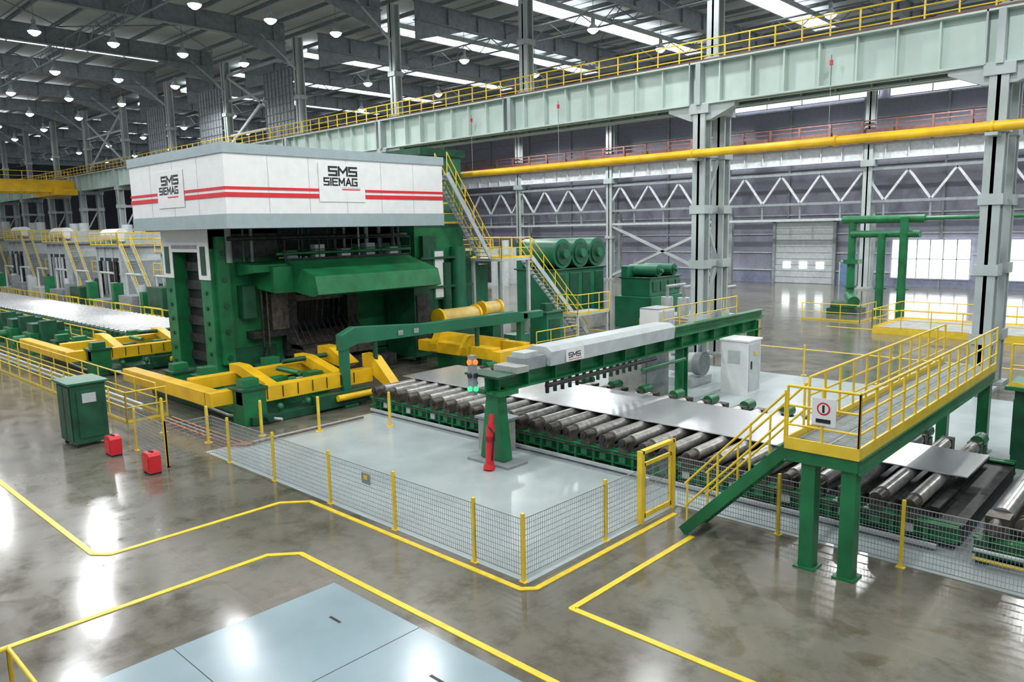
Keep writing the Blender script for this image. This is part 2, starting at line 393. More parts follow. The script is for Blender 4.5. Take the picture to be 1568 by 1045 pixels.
b.box(-8.95,-8.89,13.6,14.7,.1,.2,YEL); b.box(-8.95,-8.89,13.6,14.7,1.28,1.36,YEL); b.box(-8.95,-8.89,13.58,13.64,.1,1.36,YEL); b.box(-8.95,-8.89,14.66,14.72,.1,1.36,YEL)
y=13.7
while y<14.65: b.box(-8.925,-8.915,y,y+.008,.2,1.28,WIRE); y+=.06
for z in (.4,.6,.8,1.0,1.15): b.box(-8.925,-8.915,13.6,14.7,z,z+.01,WIRE)
b.box(-9,-8.84,13.62,13.72,.85,1.02,LGREY)
b.build('safety_gate')
# ---------------------------------------------------------------- walkway bridge
b=B(); Z=2.4
b.box(-5.72,-4.48,13.6,24.4,Z-.05,Z-.02,MGREY)
y=13.62
while y<24.4: b.box(-5.72,-4.48,y,y+.012,Z-.02,Z,LGREY); y+=.12
for x in (-5.7,-5.1,-4.5): b.box(x-.01,x+.01,13.6,24.4,Z-.02,Z+.002,LGREY)
b.box(-5.78,-5.74,13.6,24.4,Z-.1,Z+.12,YEL); b.box(-4.46,-4.42,13.6,24.4,Z-.1,Z+.12,YEL); b.box(-5.78,-4.42,13.56,13.6,Z-.1,Z+.12,YEL)
for x in (-5.75,-4.45): b.ibeam((x,13.6,Z-.23),(x,24.4,Z-.23),.14,.28,.02,GREEN)
for y in (13.65,17.2,20.8,24.35): b.beam((-5.75,y,Z-.22),(-4.45,y,Z-.22),.12,.24,GREEN)
for x in (-5.35,-4.62):
    b.box(x-.13,x+.13,13.66,13.94,0,Z-.1,GREEN); b.box(x-.2,x+.2,13.58,14.02,0,.03,GREEN)
for x in (-5.6,-4.6):
    b.box(x-.14,x+.14,23.96,24.24,0,Z-.1,GREEN); b.box(x-.22,x+.22,23.9,24.35,0,.04,GREEN)
b.rail([(-5.75,14.6,Z),(-5.75,24.4,Z)],YEL,1.1,.82,.028,3)
b.rail([(-4.45,13.6,Z),(-4.45,24.4,Z)],YEL,1.1,.82,.028,3)
b.rail([(-5.75,13.6,Z),(-4.45,13.6,Z)],YEL,1.1,.65,.028,3)
for y in (13.62,14.5):
    b.beam((-5.75,y,Z-.12),(-7.95,y,.05),.05,.22,GREEN)
    for k in range(4):
        t=k/3; p=V((-5.8-2.05*t,y,Z-2.25*t)); b.cyl(p,p+V((0,0,1.0)),.026,YEL,6)
    for h in (.5,1.0): b.cyl((-5.75,y,Z+h),(-7.9,y,.12+h),.026,YEL,6)
for k in range(10):
    t=(k+.5)/10; b.box(-5.75-2.2*t-.12,-5.75-2.2*t+.12,13.64,14.48,Z-2.35*t-.02,Z-2.35*t+.01,GREEN)
b.box(-5.28,-4.85,13.55,13.57,Z+.45,Z+.95,WHITE); b.cyl((-5.07,13.545,Z+.76),(-5.07,13.553,Z+.76),.12,RED,16); b.cyl((-5.07,13.542,Z+.76),(-5.07,13.546,Z+.76),.09,WHITE,16)
b.box(-5.2,-4.94,13.54,13.552,Z+.5,Z+.57,TEXT); b.box(-5.09,-5.05,13.538,13.542,Z+.69,Z+.83,TEXT)
b.build('access_walkway_with_stairs')
# ---------------------------------------------------------------- roller tables
def table(name,xa,xb,sp,roll):
    b=B(); Y0,Y1=16.35,21.6; r=.16
    x=xa; i=0
    while x<=xb:
        b.cyl((x,Y0+.3,.75),(x,Y1-.1,.75),r,roll,16)
        b.cyl((x,Y0-.1,.75),(x,Y1+.3,.75),.07,BROWN,8)
        b.box(x-.15,x+.15,Y0-.08,Y0+.22,.5,.80,BROWN); b.cyl((x,Y0+.22,.75),(x,Y0-.12,.75),.14,BROWN,12); b.cyl((x,Y0-.18,.75),(x,Y0-.12,.75),.09,DARK,10)
        b.box(x-.15,x+.15,Y1,Y1+.3,.5,.86,BROWN)
        if i%2==0:
            b.cyl((x,Y1+.35,.8),(x,Y1+.85,.8),.17,GREEN,12); b.box(x-.14,x+.14,Y1+.4,Y1+.8,0,.66,DGREEN); b.cyl((x,Y1+.85,.8),(x,Y1+.95,.8),.12,DGREEN,10)
        b.box(x+sp/2-.08,x+sp/2+.08,Y0+.5,Y1-.2,.55,.62,DARK)
        x+=sp; i+=1
    for y in (Y0+.05,Y1+.15):
        b.ibeam((xa-sp/2,y,.33),(xb+sp/2,y,.33),.3,.34,.04,GREEN)
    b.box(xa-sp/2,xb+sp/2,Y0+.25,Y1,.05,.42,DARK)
    x=xa
    while x<=xb:
        b.box(x+sp/2-.04,x+sp/2+.04,Y0-.12,Y0+.2,0,.48,GREEN); b.box(x-.1,x+.1,Y0-.14,Y0-.1,.22,.40,LGREY if int(x*3)%4==0 else GREEN)
        x+=sp*1.0
    b.beam((xa,Y0-.3,.1),(xb,Y0-.3,.1),.08,.08,LGREY); b.cyl((xa,Y0-.2,.45),(xb,Y0-.2,.45),.025,DARK,6)
    return b
b=table('t',-22.2,-3.7,.64,OLDROLL); b.build('roller_conveyor_table')
b=B()
x=-2.75
while x<8:
    b.cyl((x,16.7,.76),(x,21.5,.76),.19,CHROME,16); b.box(x-.2,x+.2,16.25,16.65,.4,.88,BROWN); b.box(x-.2,x+.2,21.5,21.85,.4,.9,BROWN)
    b.cyl((x,15.9,.75),(x,16.25,.75),.12,BROWN,10); b.cyl((x,21.95,.8),(x,22.5,.8),.17,GREEN,12)
    for dx in (.40,.76):
        b.cyl((x+dx,16.5,.62),(x+dx,21.6,.62),.05,DISC,8)
        y=16.7+(.12 if dx>.5 else 0)
        while y<21.5: b.cyl((x+dx,y,.62),(x+dx,y+.06,.62),.19,DISC,14); y+=.25
    x+=1.16
for y in (16.25,21.8): b.ibeam((-3.1,y,.3),(8,y,.3),.3,.34,.04,GREEN)
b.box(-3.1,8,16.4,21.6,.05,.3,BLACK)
for k in range(9): b.box(-3.0+k*1.2,-2.8+k*1.2,15.9,16.2,0,.5,DGREEN)
b.tube([(-3,15.75,.35),(8,15.75,.35)],.035,LGREY); b.tube([(-3,15.7,.2),(8,15.7,.2)],.035,YEL)
b.box(-.9,-.6,15.55,15.75,.1,.7,WHITE)
b.build('disc_roller_conveyor')
b=B()
x=-200
while x<-42.5:
    b.cyl((x,16.7,.78),(x,21.4,.78),.2,CHROME,10); b.box(x-.2,x+.2,16.2,16.6,.4,.95,DGREEN); x+=.8
for y in (16.3,21.7): b.box(-200,-42,y-.2,y+.2,.05,.6,GREEN)
b.box(-200,-42,16.4,21.6,.02,.4,DARK)
b.rail([(-120,15.3,0),(-46,15.3,0)],YEL,1.15,2,.04,2); b.rail([(-120,22.6,0),(-46,22.6,0)],YEL,1.15,2,.04,2)
b.build('entry_roller_conveyor')
b=B(); b.box(-22.9,-7.7,18.1,21.0,.915,.94,PLATE); b.build('aluminium_plate')
b=B(); b.box(-7.2,-3.7,18.3,20.4,.915,.94,PLATE); b.build('aluminium_plate')
# ---------------------------------------------------------------- mill stand
b=B()
for (y0,y1) in ((14.5,17.7),(21.6,24.6)):
    b.box(-35.3,-34.35,y0,y1,0,6.7,GREEN); b.box(-31.75,-30.8,y0,y1,0,6.7,GREEN)
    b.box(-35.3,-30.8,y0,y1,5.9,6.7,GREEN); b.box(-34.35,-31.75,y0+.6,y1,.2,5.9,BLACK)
    b.box(-35.6,-30.5,y0,y1,0,.6,DGREEN)
    b.box(-31.4,-30.6,y0+.5,y1-.5,.8,1.6,DGREEN)
b.box(-35.34,-34.3,14.46,14.5,4.6,6.7,WHITE); b.box(-31.8,-30.76,14.46,14.5,4.6,6.7,WHITE); b.box(-34.3,-31.8,14.46,14.5,5.75,6.7,WHITE); b.box(-34.3,-31.8,14.44,14.46,5.9,6.05,MGREY)
for x in (-34.82,-31.27): b.box(x-.22,x+.22,14.43,14.46,4.8,6.0,DGREEN)
for x in (-34.82,-31.27):
    for k in range(6): b.cyl((x,14.44,.8+k*.65),(x,14.5,.8+k*.65),.09,DGREEN,10)
for k in range(6): b.box(-34.2,-31.9,14.95,15.15,.9+k*.8,1.3+k*.8,DARK)
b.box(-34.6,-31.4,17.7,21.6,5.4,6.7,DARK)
b.cyl((-33,17.8,4.2),(-33,21.5,4.2),.95,BROWN,24); b.cyl((-33,17.8,.0),(-33,21.5,.0),.95,BROWN,24)
b.cyl((-33,15.6,2.2),(-33,23.6,2.2),.48,CHROME,20); b.cyl((-33,15.6,1.2),(-33,23.6,1.2),.48,CHROME,20)
for y in (17.9,21.2):
    b.box(-31.5,-30.4,y-.3,y+.3,1,5.2,DARK)
b.box(-31.9,-31.6,18.2,20.9,1.6,5.3,BLACK)
for k in range(11):
    y=18.1+k*.31; b.cyl((-31.2,y,2.4),(-30.7,y,5.0),.045,random.choice([DARK,BROWN,BLACK]),6)
b.box(-31.3,-30.7,17.7,21.6,3.4,3.7,BROWN); b.box(-31,-29.4,17.8,21.5,1.35,1.55,DARK); b.box(-31,-28.2,17.3,22,.3,.8,DARK)
b.prism([(-30.8,.95),(-30.8,2.0),(-29.2,1.3),(-29.2,.95)],1,17.8,21.5,BROWN)
for k in range(12): b.cyl((-29.6,17.9+k*.31,1.4),(-30.5,17.9+k*.31,2.6),.035,DARK,5)
b.box(-30.8,-30.5,14.7,15.2,1.0,6.4,GREEN); b.box(-30.8,-30.2,15.9,17.5,2.0,2.3,DARK); b.box(-30.8,-30.1,16.8,17.6,2.3,3.9,BROWN)
b.box(-30.8,-30.3,15.6,16.2,2.9,4.3,DGREEN)
for k in range(5): b.cyl((-30.8,14.95,1.3+k*1.1),(-30.45,14.95,1.3+k*1.1),.12,DGREEN,10)
b.tube([(-30.6,16.4,.7),(-30.2,16.4,1.6),(-30.2,16.4,4.4)],.06,DARK); b.tube([(-30.5,16.6,.7),(-30.1,16.6,1.6),(-30.1,16.6,4.4)],.04,BROWN)
b.prism([(-30.8,4.7),(-30.8,5.3),(-29.3,5.2),(-29.1,4.9)],1,15.6,17.9,GREEN)
b.box(-30.8,-30.5,15.3,17.5,5.5,6.5,DARK)
b.box(-30.4,-28.2,23.2,24.2,.4,3.9,DGREEN); b.box(-28.2,-28.1,23.3,24.1,.8,3.4,DARK)
b.prism([(-30.8,4.2),(-30.8,5.3),(-29.3,5.3),(-27.2,4.7),(-27.0,3.95),(-27.4,3.85)],1,17.2,23.9,GREEN)
b.prism([(-30.8,4.2),(-30.8,5.2),(-28.9,5.1),(-28.9,4.0)],1,16.3,17.2,GREEN)
b.box(-29.6,-29.2,24.3,24.7,0,4.2,DGREEN)
for k in range(18):
    y=15.2+k*.52; x=-30.6+random.uniform(-.6,.6); m=random.choice([DARK,LGREY,DGREEN,DARK,DARK,MGREY])
    b.cyl((x,y,5.3),(x,y,6.7),random.uniform(.04,.14),m,8)
b.cyl((-30.1,15,6.3),(-30.1,24.4,6.3),.09,DARK,8); b.cyl((-29.8,17,5.6),(-29.8,24.4,5.6),.07,GREEN,8)
for k in range(5): b.box(-30.3,-29.9,17.6+k*1.4,18.1+k*1.4,5.4,5.75+.2*(k%2),random.choice([WHITE,LGREY,MGREY]))
b.rail([(-29.6,17.3,5.3),(-29.6,24.2,5.3)],DARK,.9,1.6,.03,2)
b.build('rolling_mill_stand',.02)
b=B()
x0,x1,y0,y1=-35.8,-27,13.5,24.2
b.box(x0+.08,x1-.08,y0+.08,y1-.08,6.75,9.7,WHITE)
b.box(x0,x1,y0,y1,6.7,7.25,PGREY); b.box(x0+.02,x1-.02,y0+.02,y1-.02,7.25,9.45,WHITE); b.box(x0-.04,x1+.04,y0-.04,y1+.04,9.45,9.82,PGREY)
for z0,z1 in ((7.86,8.03),(8.14,8.24)): b.box(x0-.01,x1+.01,y0-.01,y1+.01,z0,z1,RED)
for k in range(1,6):
    y=y0+k*(y1-y0)/6; b.box(x1-.02,x1-.012,y-.006,y+.006,6.72,9.45,MGREY)
for k in range(1,4):
    x=x0+k*(x1-x0)/4; b.box(x-.006,x+.006,y0+.012,y0+.02,6.72,9.45,MGREY)
b.box(x1,x1+.015,17.5,19.75,7.72,9.3,WHITE); b.box(-32.9,-30.4,y0-.015,y0,7.6,9.1,WHITE)
b.build('mill_top_enclosure',.01)
b=B()
word(b,'SMS',(x1+.016,18.0,8.80),.32,.36,'X',TEXT,1.2,.085); word(b,'SIEMAG',(x1+.016,17.75,8.40),.27,.22,'X',TEXT,1.7,.066)
b.box(x1+.016,x1+.02,18.6,19.5,8.2,8.25,RED); b.box(x1+.016,x1+.02,18.6,19.5,8.29,8.3,TEXT)
word(b,'SMS',(-32.4,y0-.016,8.55),.30,.42,'Y',TEXT,1.2,.085); word(b,'SIEMAG',(-32.65,y0-.016,8.17),.25,.24,'Y',TEXT,1.7,.066)
b.box(-31.9,-30.9,y0-.02,y0-.016,8.0,8.05,RED)
b.build('maker_lettering_sign')
b=B()
b.box(-34.5,-30.2,25.0,28.4,0,6.6,GREEN); b.box(-34.5,-30.2,25.0,28.4,6.6,6.8,DGREEN)
b.box(-30.2,-29.9,25.3,26.2,1,6.2,DGREEN); b.cyl((-29.9,27.7,.3),(-29.9,27.7,5.6),.4,MGREEN,16); b.cyl((-29.9,26.8,.3),(-29.9,26.8,4.8),.28,DGREEN,14)
b.box(-29.85,-29.82,26.0,26.6,3.0,5.4,WHITE); b.box(-30,-29.85,25.9,26.7,2.9,5.5,MGREEN)
for z in (2,3.5,5): b.box(-30.3,-29.7,25,28.6,z,z+.12,DGREEN)
b.box(-34,-31,28.4,31,0,4.5,MGREEN); b.box(-33,-31,29,30.3,4.5,5.3,DGREEN)
b.box(-36,-33,28,31,0,11,MGREEN); b.box(-36.2,-32.8,27.8,31.2,10.6,11,DGREEN)
for k in range(5): b.box(-33,-32.9,28,31,1.5+k*2,1.65+k*2,DGREEN)
b.rail([(-30.3,24.8,6.8),(-30.3,28.3,6.8),(-34.3,28.3,6.8)],YEL,1.1,1.2,.03)
# yellow spindle guard cylinders on green saddles
SP=mat('spindle_guard_yellow',(.62,.44,.12),.4,var=.1)
for (ya,yb,z,r) in ((24.9,27.4,2.1,.45),(27.9,29.1,2.3,.38)):
    b.cyl((-28.4,ya,z),(-28.4,yb,z),r,SP,20); b.cyl((-28.4,ya-.08,z),(-28.4,ya+.06,z),r+.07,OYEL,20); b.cyl((-28.4,yb-.06,z),(-28.4,yb+.08,z),r+.07,OYEL,20)
    b.box(-28.9,-27.9,ya+.3,yb-.3,0,z-r+.1,DGREEN)
b.build('mill_drive_housing',.02)
b=B()
def stair(b,p,q,w,ax):
    p=V(p);q=V(q); off=V((w,0,0)) if ax=='x' else V((0,w,0))
    for o in (V((0,0,0)),off):
        b.beam(p+o,q+o,.06,.25,LGREY)
        for h in (.55,1.05): b.cyl(p+o+V((0,0,h)),q+o+V((0,0,h)),.03,YEL,6)
        for k in range(6): c=p.lerp(q,k/5)+o; b.cyl(c,c+V((0,0,1.05)),.025,YEL,6)
    n=int(abs(p.z-q.z)/.22)
    for k in range(n):
        c=p.lerp(q,(k+.5)/n)
        if ax=='x': b.box(c.x,c.x+w,c.y-.12,c.y+.12,c.z-.02,c.z+.02,MGREY)
        else: b.box(c.x-.12,c.x+.12,c.y,c.y+w,c.z-.02,c.z+.02,MGREY)
stair(b,(-29.9,29.3,4.9),(-29.9,26.3,9.3),.9,'x')
b.box(-30.6,-28.2,29.3,31.6,4.75,4.9,LGREY)
for x,y in ((-30.5,29.4),(-28.3,29.4),(-28.3,31.5),(-30.5,31.5)): b.beam((x,y,0),(x,y,4.75),.16,.16,LGREY)
b.rail([(-30.6,29.3,4.9),(-30.6,31.6,4.9),(-29.6,31.6,4.9)],YEL,1.1,.8,.03); b.rail([(-28.2,29.3,4.9),(-28.2,31.6,4.9)],YEL,1.1,.8,.03); b.rail([(-29,29.3,4.9),(-28.2,29.3,4.9)],YEL,1.1,.8,.03)
stair(b,(-29.0,31.6,4.9),(-29.0,36.6,.1),.9,'x')
b.box(-30.3,-29.3,25.9,26.6,9.0,9.2,LGREY)
b.rail([(-26,29.5,0),(-26,33,0)],YEL,1.1,1.2,.03)
b.rail([(-27.9,33.5,1.6),(-26.4,33.5,1.6),(-26.4,36.5,1.6)],YEL,1.1,1,.03); b.box(-27.9,-26.4,33.5,36.5,1.5,1.6,LGREY)
for x,y in ((-26.5,33.6),(-26.5,36.4)): b.beam((x,y,0),(x,y,1.5),.12,.12,LGREY)
b.build('service_platform_with_stairs')
def motor(X,Y,L,W,z0,z1,plinth,k,name):
    b=B(); b.box(X-W/2-.3,X+W/2+.3,Y-L/2-.3,Y+L/2+.3,0,z0,plinth)
    zm=z0+(z1-z0)*.62
    b.box(X-W/2,X+W/2,Y-L/2,Y+L/2,z0,zm,MGREEN)
    for i in range(4): b.box(X+W/2,X+W/2+.06,Y-L/2+.3+i*L/4,Y-L/2+.3+i*L/4+L/6,z0+.3,zm-.3,DGREEN)
    b.box(X-W/2-.15,X+W/2+.15,Y-L/2-.1,Y+L/2+.1,zm-.1,zm,DGREEN)
    for i in range(k):
        y=Y-L/2+L*(i+.5)/k; r=(z1-zm)/2
        b.cyl((X-W/2+.1,y,zm+r),(X+W/2+.1,y,zm+r),r,MGREEN,20); b.cyl((X+W/2+.1,y,zm+r),(X+W/2+.2,y,zm+r),r*.75,DGREEN,20); b.cyl((X+W/2+.1,y,zm+r),(X+W/2+.4,y,zm+r),r*.3,MGREEN,12)
    b.box(X-W/2,X-W/2+.5,Y-L/2,Y+L/2,zm,zm+(z1-zm)*.9,MGREEN)
    b.build(name,.03)
motor(-31.3,38,5.2,3,1.0,5.8,CONC,3,'main_drive_motor')
motor(-27.6,42.8,3.6,2.2,2.0,4.0,MGREEN,2,'auxiliary_drive_motor')
b=B(); b.box(-27.6,-26.4,30.8,32.2,0,1.9,MGREEN); b.box(-27.7,-26.3,30.7,32.3,1.9,2.0,DGREEN); b.box(-27.2,-26.8,31.2,31.8,2.0,2.4,DGREEN); b.box(-26.4,-26.36,31,31.9,.5,1.6,DGREEN); b.build('green_gearbox',.03)
b=B(); b.box(-23.6,-22.4,35.5,37.2,0,1.9,WHITE); b.box(-22.4,-22.37,35.6,36.3,.15,1.8,LGREY); b.box(-22.4,-22.37,36.4,37.1,.15,1.8,LGREY); b.box(-23.6,-22.4,35.5,37.2,1.9,1.97,MGREY); b.build('control_cabinet',.01)
b=B()
b.box(-24.5,-20,38,42,0,1.2,CONC)
for k in range(4): b.cyl((-24+k*1.1,39,1.2),(-24+k*1.1,39,2.3),.35,LGREY,12); b.tube([(-24+k*1.1,39,2.3),(-24+k*1.1,39,2.9),(-24+k*1.1,41,2.9)],.1,MGREY)
b.rail([(-25,37.6,0),(-19.6,37.6,0),(-19.6,42,0)],YEL,1.1,1.2,.03)
b.build('hydraulic_pump_skid')
# ---------------------------------------------------------------- exit gantry
b=B()
b.prism([(15.9,2.1),(15.9,2.7),(16.5,2.95),(20,2.72),(25.5,2.7),(26.2,2.55),(26.2,2.2),(25.4,2.2),(20,2.28),(16.6,2.3)],0,-24.0,-23.6,MGREEN)
for y in (16.1,25.9): b.box(-23.95,-23.65,y-.15,y+.15,0,2.3,MGREEN); b.box(-24.1,-23.4,y-.3,y+.3,0,.1,MGREEN)
for y in (18.5,19.3): b.box(-23.59,-23.54,y,y+.25,2.4,2.6,MGREY)
for y in (17.5,23): b.cyl((-23.75,y,2.3),(-23.75,y,1.2),.1,DGREEN,10)
b.box(-24,-23.6,25.9,27.3,2.3,2.6,MGREEN)
b.build('strip_gauge_gantry',.02)
# ---------------------------------------------------------------- yellow side guides
def guide(X,name,mir=1):
    b=B(); s=mir
    def bx(xa,xc,*r): b.box(X+s*xa,X+s*xc,*r)
    bx(-.1,.35,12.0,17.4,.72,1.25,OYEL); bx(-3.3,-2.85,11.75,17.8,.85,1.3,OYEL)
    bx(-8.0,-.7,11.2,11.7,.72,1.2,OYEL); bx(-.75,-.3,11.2,12.0,.72,1.2,OYEL)
    for y in (13.4,16.2):
        b.prism([(X-s*3.3,1.3),(X-s*3.3,1.6),(X-s*2.5,1.6),(X-s*.1,1.05),(X-s*.1,.75),(X-s*.8,.8),(X-s*2.7,1.25)],1,y,y+.42,OYEL)
    b.prism([(X-s*.3,1.25),(X-s*.3,1.75),(X+s*.4,1.7),(X+s*1.5,.75),(X+s*1.1,.6)],1,17.4,17.8,OYEL)
    b.prism([(X-s*3.3,1.3),(X-s*3.3,1.8),(X-s*2.4,1.8),(X-s*1.2,1.25),(X-s*1.6,1.05)],1,17.3,17.9,OYEL)
    for xx,y,h in ((.05,12.0,1.2),(-1.3,13.9,.8),(-1.3,15.4,.8),(-4.3,12.6,1.05),(-4.3,15.3,1.05),(-6.4,12.4,1.0)):
        bx(xx-.45,xx+.35,y,y+.85,0,h,GREEN); bx(xx-.52,xx+.42,y-.06,y+.91,h,h+.1,DGREEN)
        bx(xx-.3,xx+.2,y+.1,y+.7,h+.1,h+.38,GREEN)
    bx(.36,.75,14.6,17.0,.1,.62,DGREEN)
    for xx in (-2.2,-4.9): b.cyl((X+s*xx,11.8,.8),(X+s*xx,15.5,.8),.13,GREEN,12); b.cyl((X+s*xx,15.5,.8),(X+s*xx,17,.8),.07,CHROME,10)
    b.cyl((X-s*.3,14.6,1.4),(X-s*1.8,14.6,1.4),.1,GREEN,12); b.cyl((X-s*2.5,15.2,1.5),(X-s*2.5,17.2,1.5),.1,DGREEN,10)
    for yy in (12.7,14.7): b.cyl((X+s*.9,yy,.25),(X-s*3,yy,.25),.12,DGREEN,8)
    bx(-7.8,.6,12.2,16.4,.02,.3,DGREEN)
    b.cyl((X+s*.9,15.4,.45),(X+s*.9,17.4,.45),.12,OYEL,10)
    for k in range(8): bx(.36,.38,12.3+k*.6,12.34+k*.6,.8,1.2,DARK)
    for k in range(4): b.ball((X+s*.5,13.3+k*1.1,.5),.13,MGREEN,8); b.cyl((X+s*.5,13.3+k*1.1,0),(X+s*.5,13.3+k*1.1,.5),.05,DGREEN,8)
    b.tube([(X-s*7.5,12,.35),(X-s*3.5,12,.35),(X-s*.9,12.1,.2),(X+s*1.1,13,.2)],.05,LGREY)
    b.build(name,.015)
guide(-24.2,'yellow_side_guide')
guide(-38.6,'yellow_side_guide')
b=B()
b.box(-27.5,-22.6,22.75,23.3,.9,1.4,OYEL); b.box(-27.5,-22.6,24.8,25.2,.9,1.4,OYEL)
for x in (-26.6,-24.6):
    b.prism([(22.7,.95),(22.7,1.3),(23.0,1.8),(23.5,1.8),(25.4,1.4),(25.4,1.0)],0,x,x+.5,OYEL); b.box(x-.3,x+.7,23.4,24.4,0,1.1,GREEN)
b.box(-22.6,-22.1,22.75,25.4,.8,1.3,OYEL)
b.box(-25.4,-24.6,26.4,27.4,0,1.4,MGREEN)
b.build('yellow_side_guide',.015)
# ---------------------------------------------------------------- header beam
b=B()
b.ibeam((-14.5,14.3,2.28),(-14.5,30.7,2.28),.55,.5,.05,GREEN)
for k in range(14): b.box(-14.75,-14.25,14.6+k*1.2,14.64+k*1.2,2.05,2.5,GREEN)
b.prism([(-14.95,2.5),(-15.0,2.92),(-14.85,3.05),(-14.25,3.05),(-14.05,2.92),(-14.1,2.5)],1,16.6,23.4,LGREY)
b.prism([(-14.9,2.5),(-14.9,2.85),(-14.2,2.85),(-14.2,2.5)],1,15.6,16.5,MGREY); b.box(-14.95,-14.05,15.1,15.6,2.5,2.68,CONC); b.box(-14.8,-14.3,15.7,16.3,2.85,2.98,LGREY)
b.box(-15.2,-13.9,14.2,14.9,2.5,2.56,DGREEN)
b.box(-14.06,-14.03,17.25,18.1,2.54,2.90,WHITE)
word(b,'SMS',(-14.03,17.36,2.66),.13,.15,'X',TEXT,1.2,.03); b.box(-14.03,-14.026,17.36,17.98,2.58,2.60,RED)
b.prism([(-14.7,2.1),(-14.8,1.4),(-15.0,.1),(-14.1,.1),(-14.25,1.4),(-14.3,2.1)],1,14.55,14.9,GREEN); b.box(-15.3,-13.7,14.3,15.1,0,.08,MGREY); b.box(-15.0,-14.0,14.4,15.1,1.97,2.1,GREEN)
b.ibeam((-14.5,24.6,0),(-14.5,24.6,2.1),.35,.35,.04,GREEN); b.ibeam((-14.5,30.4,0),(-14.5,30.4,2.4),.35,.35,.04,GREEN)
b.ibeam((-14.5,23.6,2.68),(-14.5,31.2,2.68),.3,.3,.04,GREEN)
b.rail([(-15.3,24.6,2.5),(-15.3,30.5,2.5)],YEL,.9,1.2,.025,2,False)
for k in range(14):
    y=16.9+k*.36; b.cyl((-14.5,y,2.05),(-14.5,y,1.6),.06,DGREEN if k%2 else DARK,8)
b.cyl((-14.1,16.4,1.95),(-14.1,22.2,1.95),.07,DARK,8); b.cyl((-14.0,21.2,1.7),(-14.0,24,1.7),.06,GREEN,8)
b.box(-15.8,-14.9,15.25,15.9,0,.95,CONC); b.box(-15.9,-14.8,15.2,16.0,.95,1.02,MGREY)
b.build('plate_crosscut_beam',.008)
b=B(); b.box(-14.86,-14.66,14.0,14.16,2.0,3.1,MGREY)
for z,m in ((2.92,GLOWR),(2.55,DARK),(2.18,GLOWG)):
    b.cyl((-14.66,14.08,z),(-14.60,14.08,z),.07,m,14); b.cyl((-14.76,14.0,z),(-14.76,13.94,z),.07,m,14)
b.beam((-14.8,14.16,2.3),(-14.8,14.28,2.3),.08,.08,DARK); b.build('signal_light')
b=B(); b.cyl((-14.15,14.05,.12),(-14.22,14.2,1.2),.12,RED,14); b.cyl((-14.22,14.2,1.2),(-14.25,14.27,1.5),.07,RED,12); b.cyl((-14.13,14.0,0),(-14.15,14.05,.14),.16,RED,14); b.cyl((-14.18,14.12,.8),(-14.19,14.14,.9),.15,mat('dark_red',(.25,.01,.01),.4),14); b.tube([(-14.22,14.1,1.2),(-14.0,14.1,1.05),(-14.0,14.0,.3)],.025,BLACK); b.build('red_hydraulic_cylinder')
b=B(); b.box(-16.9,-15.4,23.3,25.2,0,2.2,CONC); b.box(-17,-15.3,23.2,25.3,2.1,2.25,LGREY); b.box(-15.4,-15.36,23.6,24.9,.4,1.8,MGREY); b.build('concrete_pier',.02)
b=B(); b.box(-14.0,-12.9,26.7,27.8,0,2.05,WHITE); b.box(-12.9,-12.87,26.8,27.7,.15,1.95,LGREY); b.box(-14.05,-12.85,26.65,27.85,2.05,2.12,WHITE); b.box(-12.87,-12.83,26.9,26.96,1.0,1.3,DARK); b.box(-13.7,-13.2,26.68,26.7,1.2,1.7,LGREY); b.box(-12.87,-12.84,27.2,27.4,1.5,1.65,YEL); b.build('control_cabinet',.012)
b=B(); b.box(-17,-15.2,26.6,28.2,0,.35,LGREY); b.cyl((-16.6,27.4,.9),(-15.4,27.4,.9),.42,LGREY,18); b.cyl((-15.4,27.4,.9),(-15.1,27.4,.9),.5,MGREY,18); b.box(-16.5,-15.8,27,27.8,1.25,1.7,LGREY); b.tube([(-15.3,27.4,1.4),(-15.3,27.4,2.2),(-15.3,28.4,2.2)],.08,MGREY); b.cyl((-17,28.4,0),(-17,28.4,1.6),.35,LGREY,14); b.build('coolant_pump')
b=B(); b.box(-26.8,-25.5,7.3,8.3,.12,2.0,DGREEN); b.box(-26.9,-25.4,7.2,8.4,2.0,2.06,MGREEN); b.box(-26.7,-25.6,7.27,7.3,.2,1.9,DGREEN); b.box(-26.16,-26.14,7.26,7.27,.2,1.9,DARK)
for x in (-26.7,-25.65):
    for y in (7.35,8.15): b.box(x,x+.1,y,y+.1,0,.12,DARK)
b.box(-25.5,-25.47,7.45,8.15,.3,1.8,DGREEN); b.box(-25.47,-25.45,7.6,8.0,1.4,1.7,LGREY); b.build('electrical_cabinet',.01)
for X,Y in ((-23.9,7.85),(-21.2,7.9)):
    b=B(); b.prism([(X-.25,.05),(X+.25,.05),(X+.25,.52),(X+.17,.6),(X-.17,.6),(X-.25,.52)],1,Y-.16,Y+.16,RED); b.box(X-.18,X+.18,Y-.18,Y-.16,.12,.47,mat('bright_red',(.75,.04,.03),.4)); b.cyl((X-.1,Y,.6),(X+.1,Y,.6),.04,BLACK,6); b.box(X-.24,X-.15,Y-.15,Y+.15,0,.05,BLACK); b.box(X+.15,X+.24,Y-.15,Y+.15,0,.05,BLACK); b.build('fire_extinguisher_box')
b=B()
for k,y in enumerate((10.5,10.7,10.9)): b.tube([(-27,y,.08),(-21.8,y,.08),(-21.5,y+.3,.08),(-21.5,15.2,.08)],.035,COPPER if k!=1 else MGREY,6)
b.build('floor_pipes')
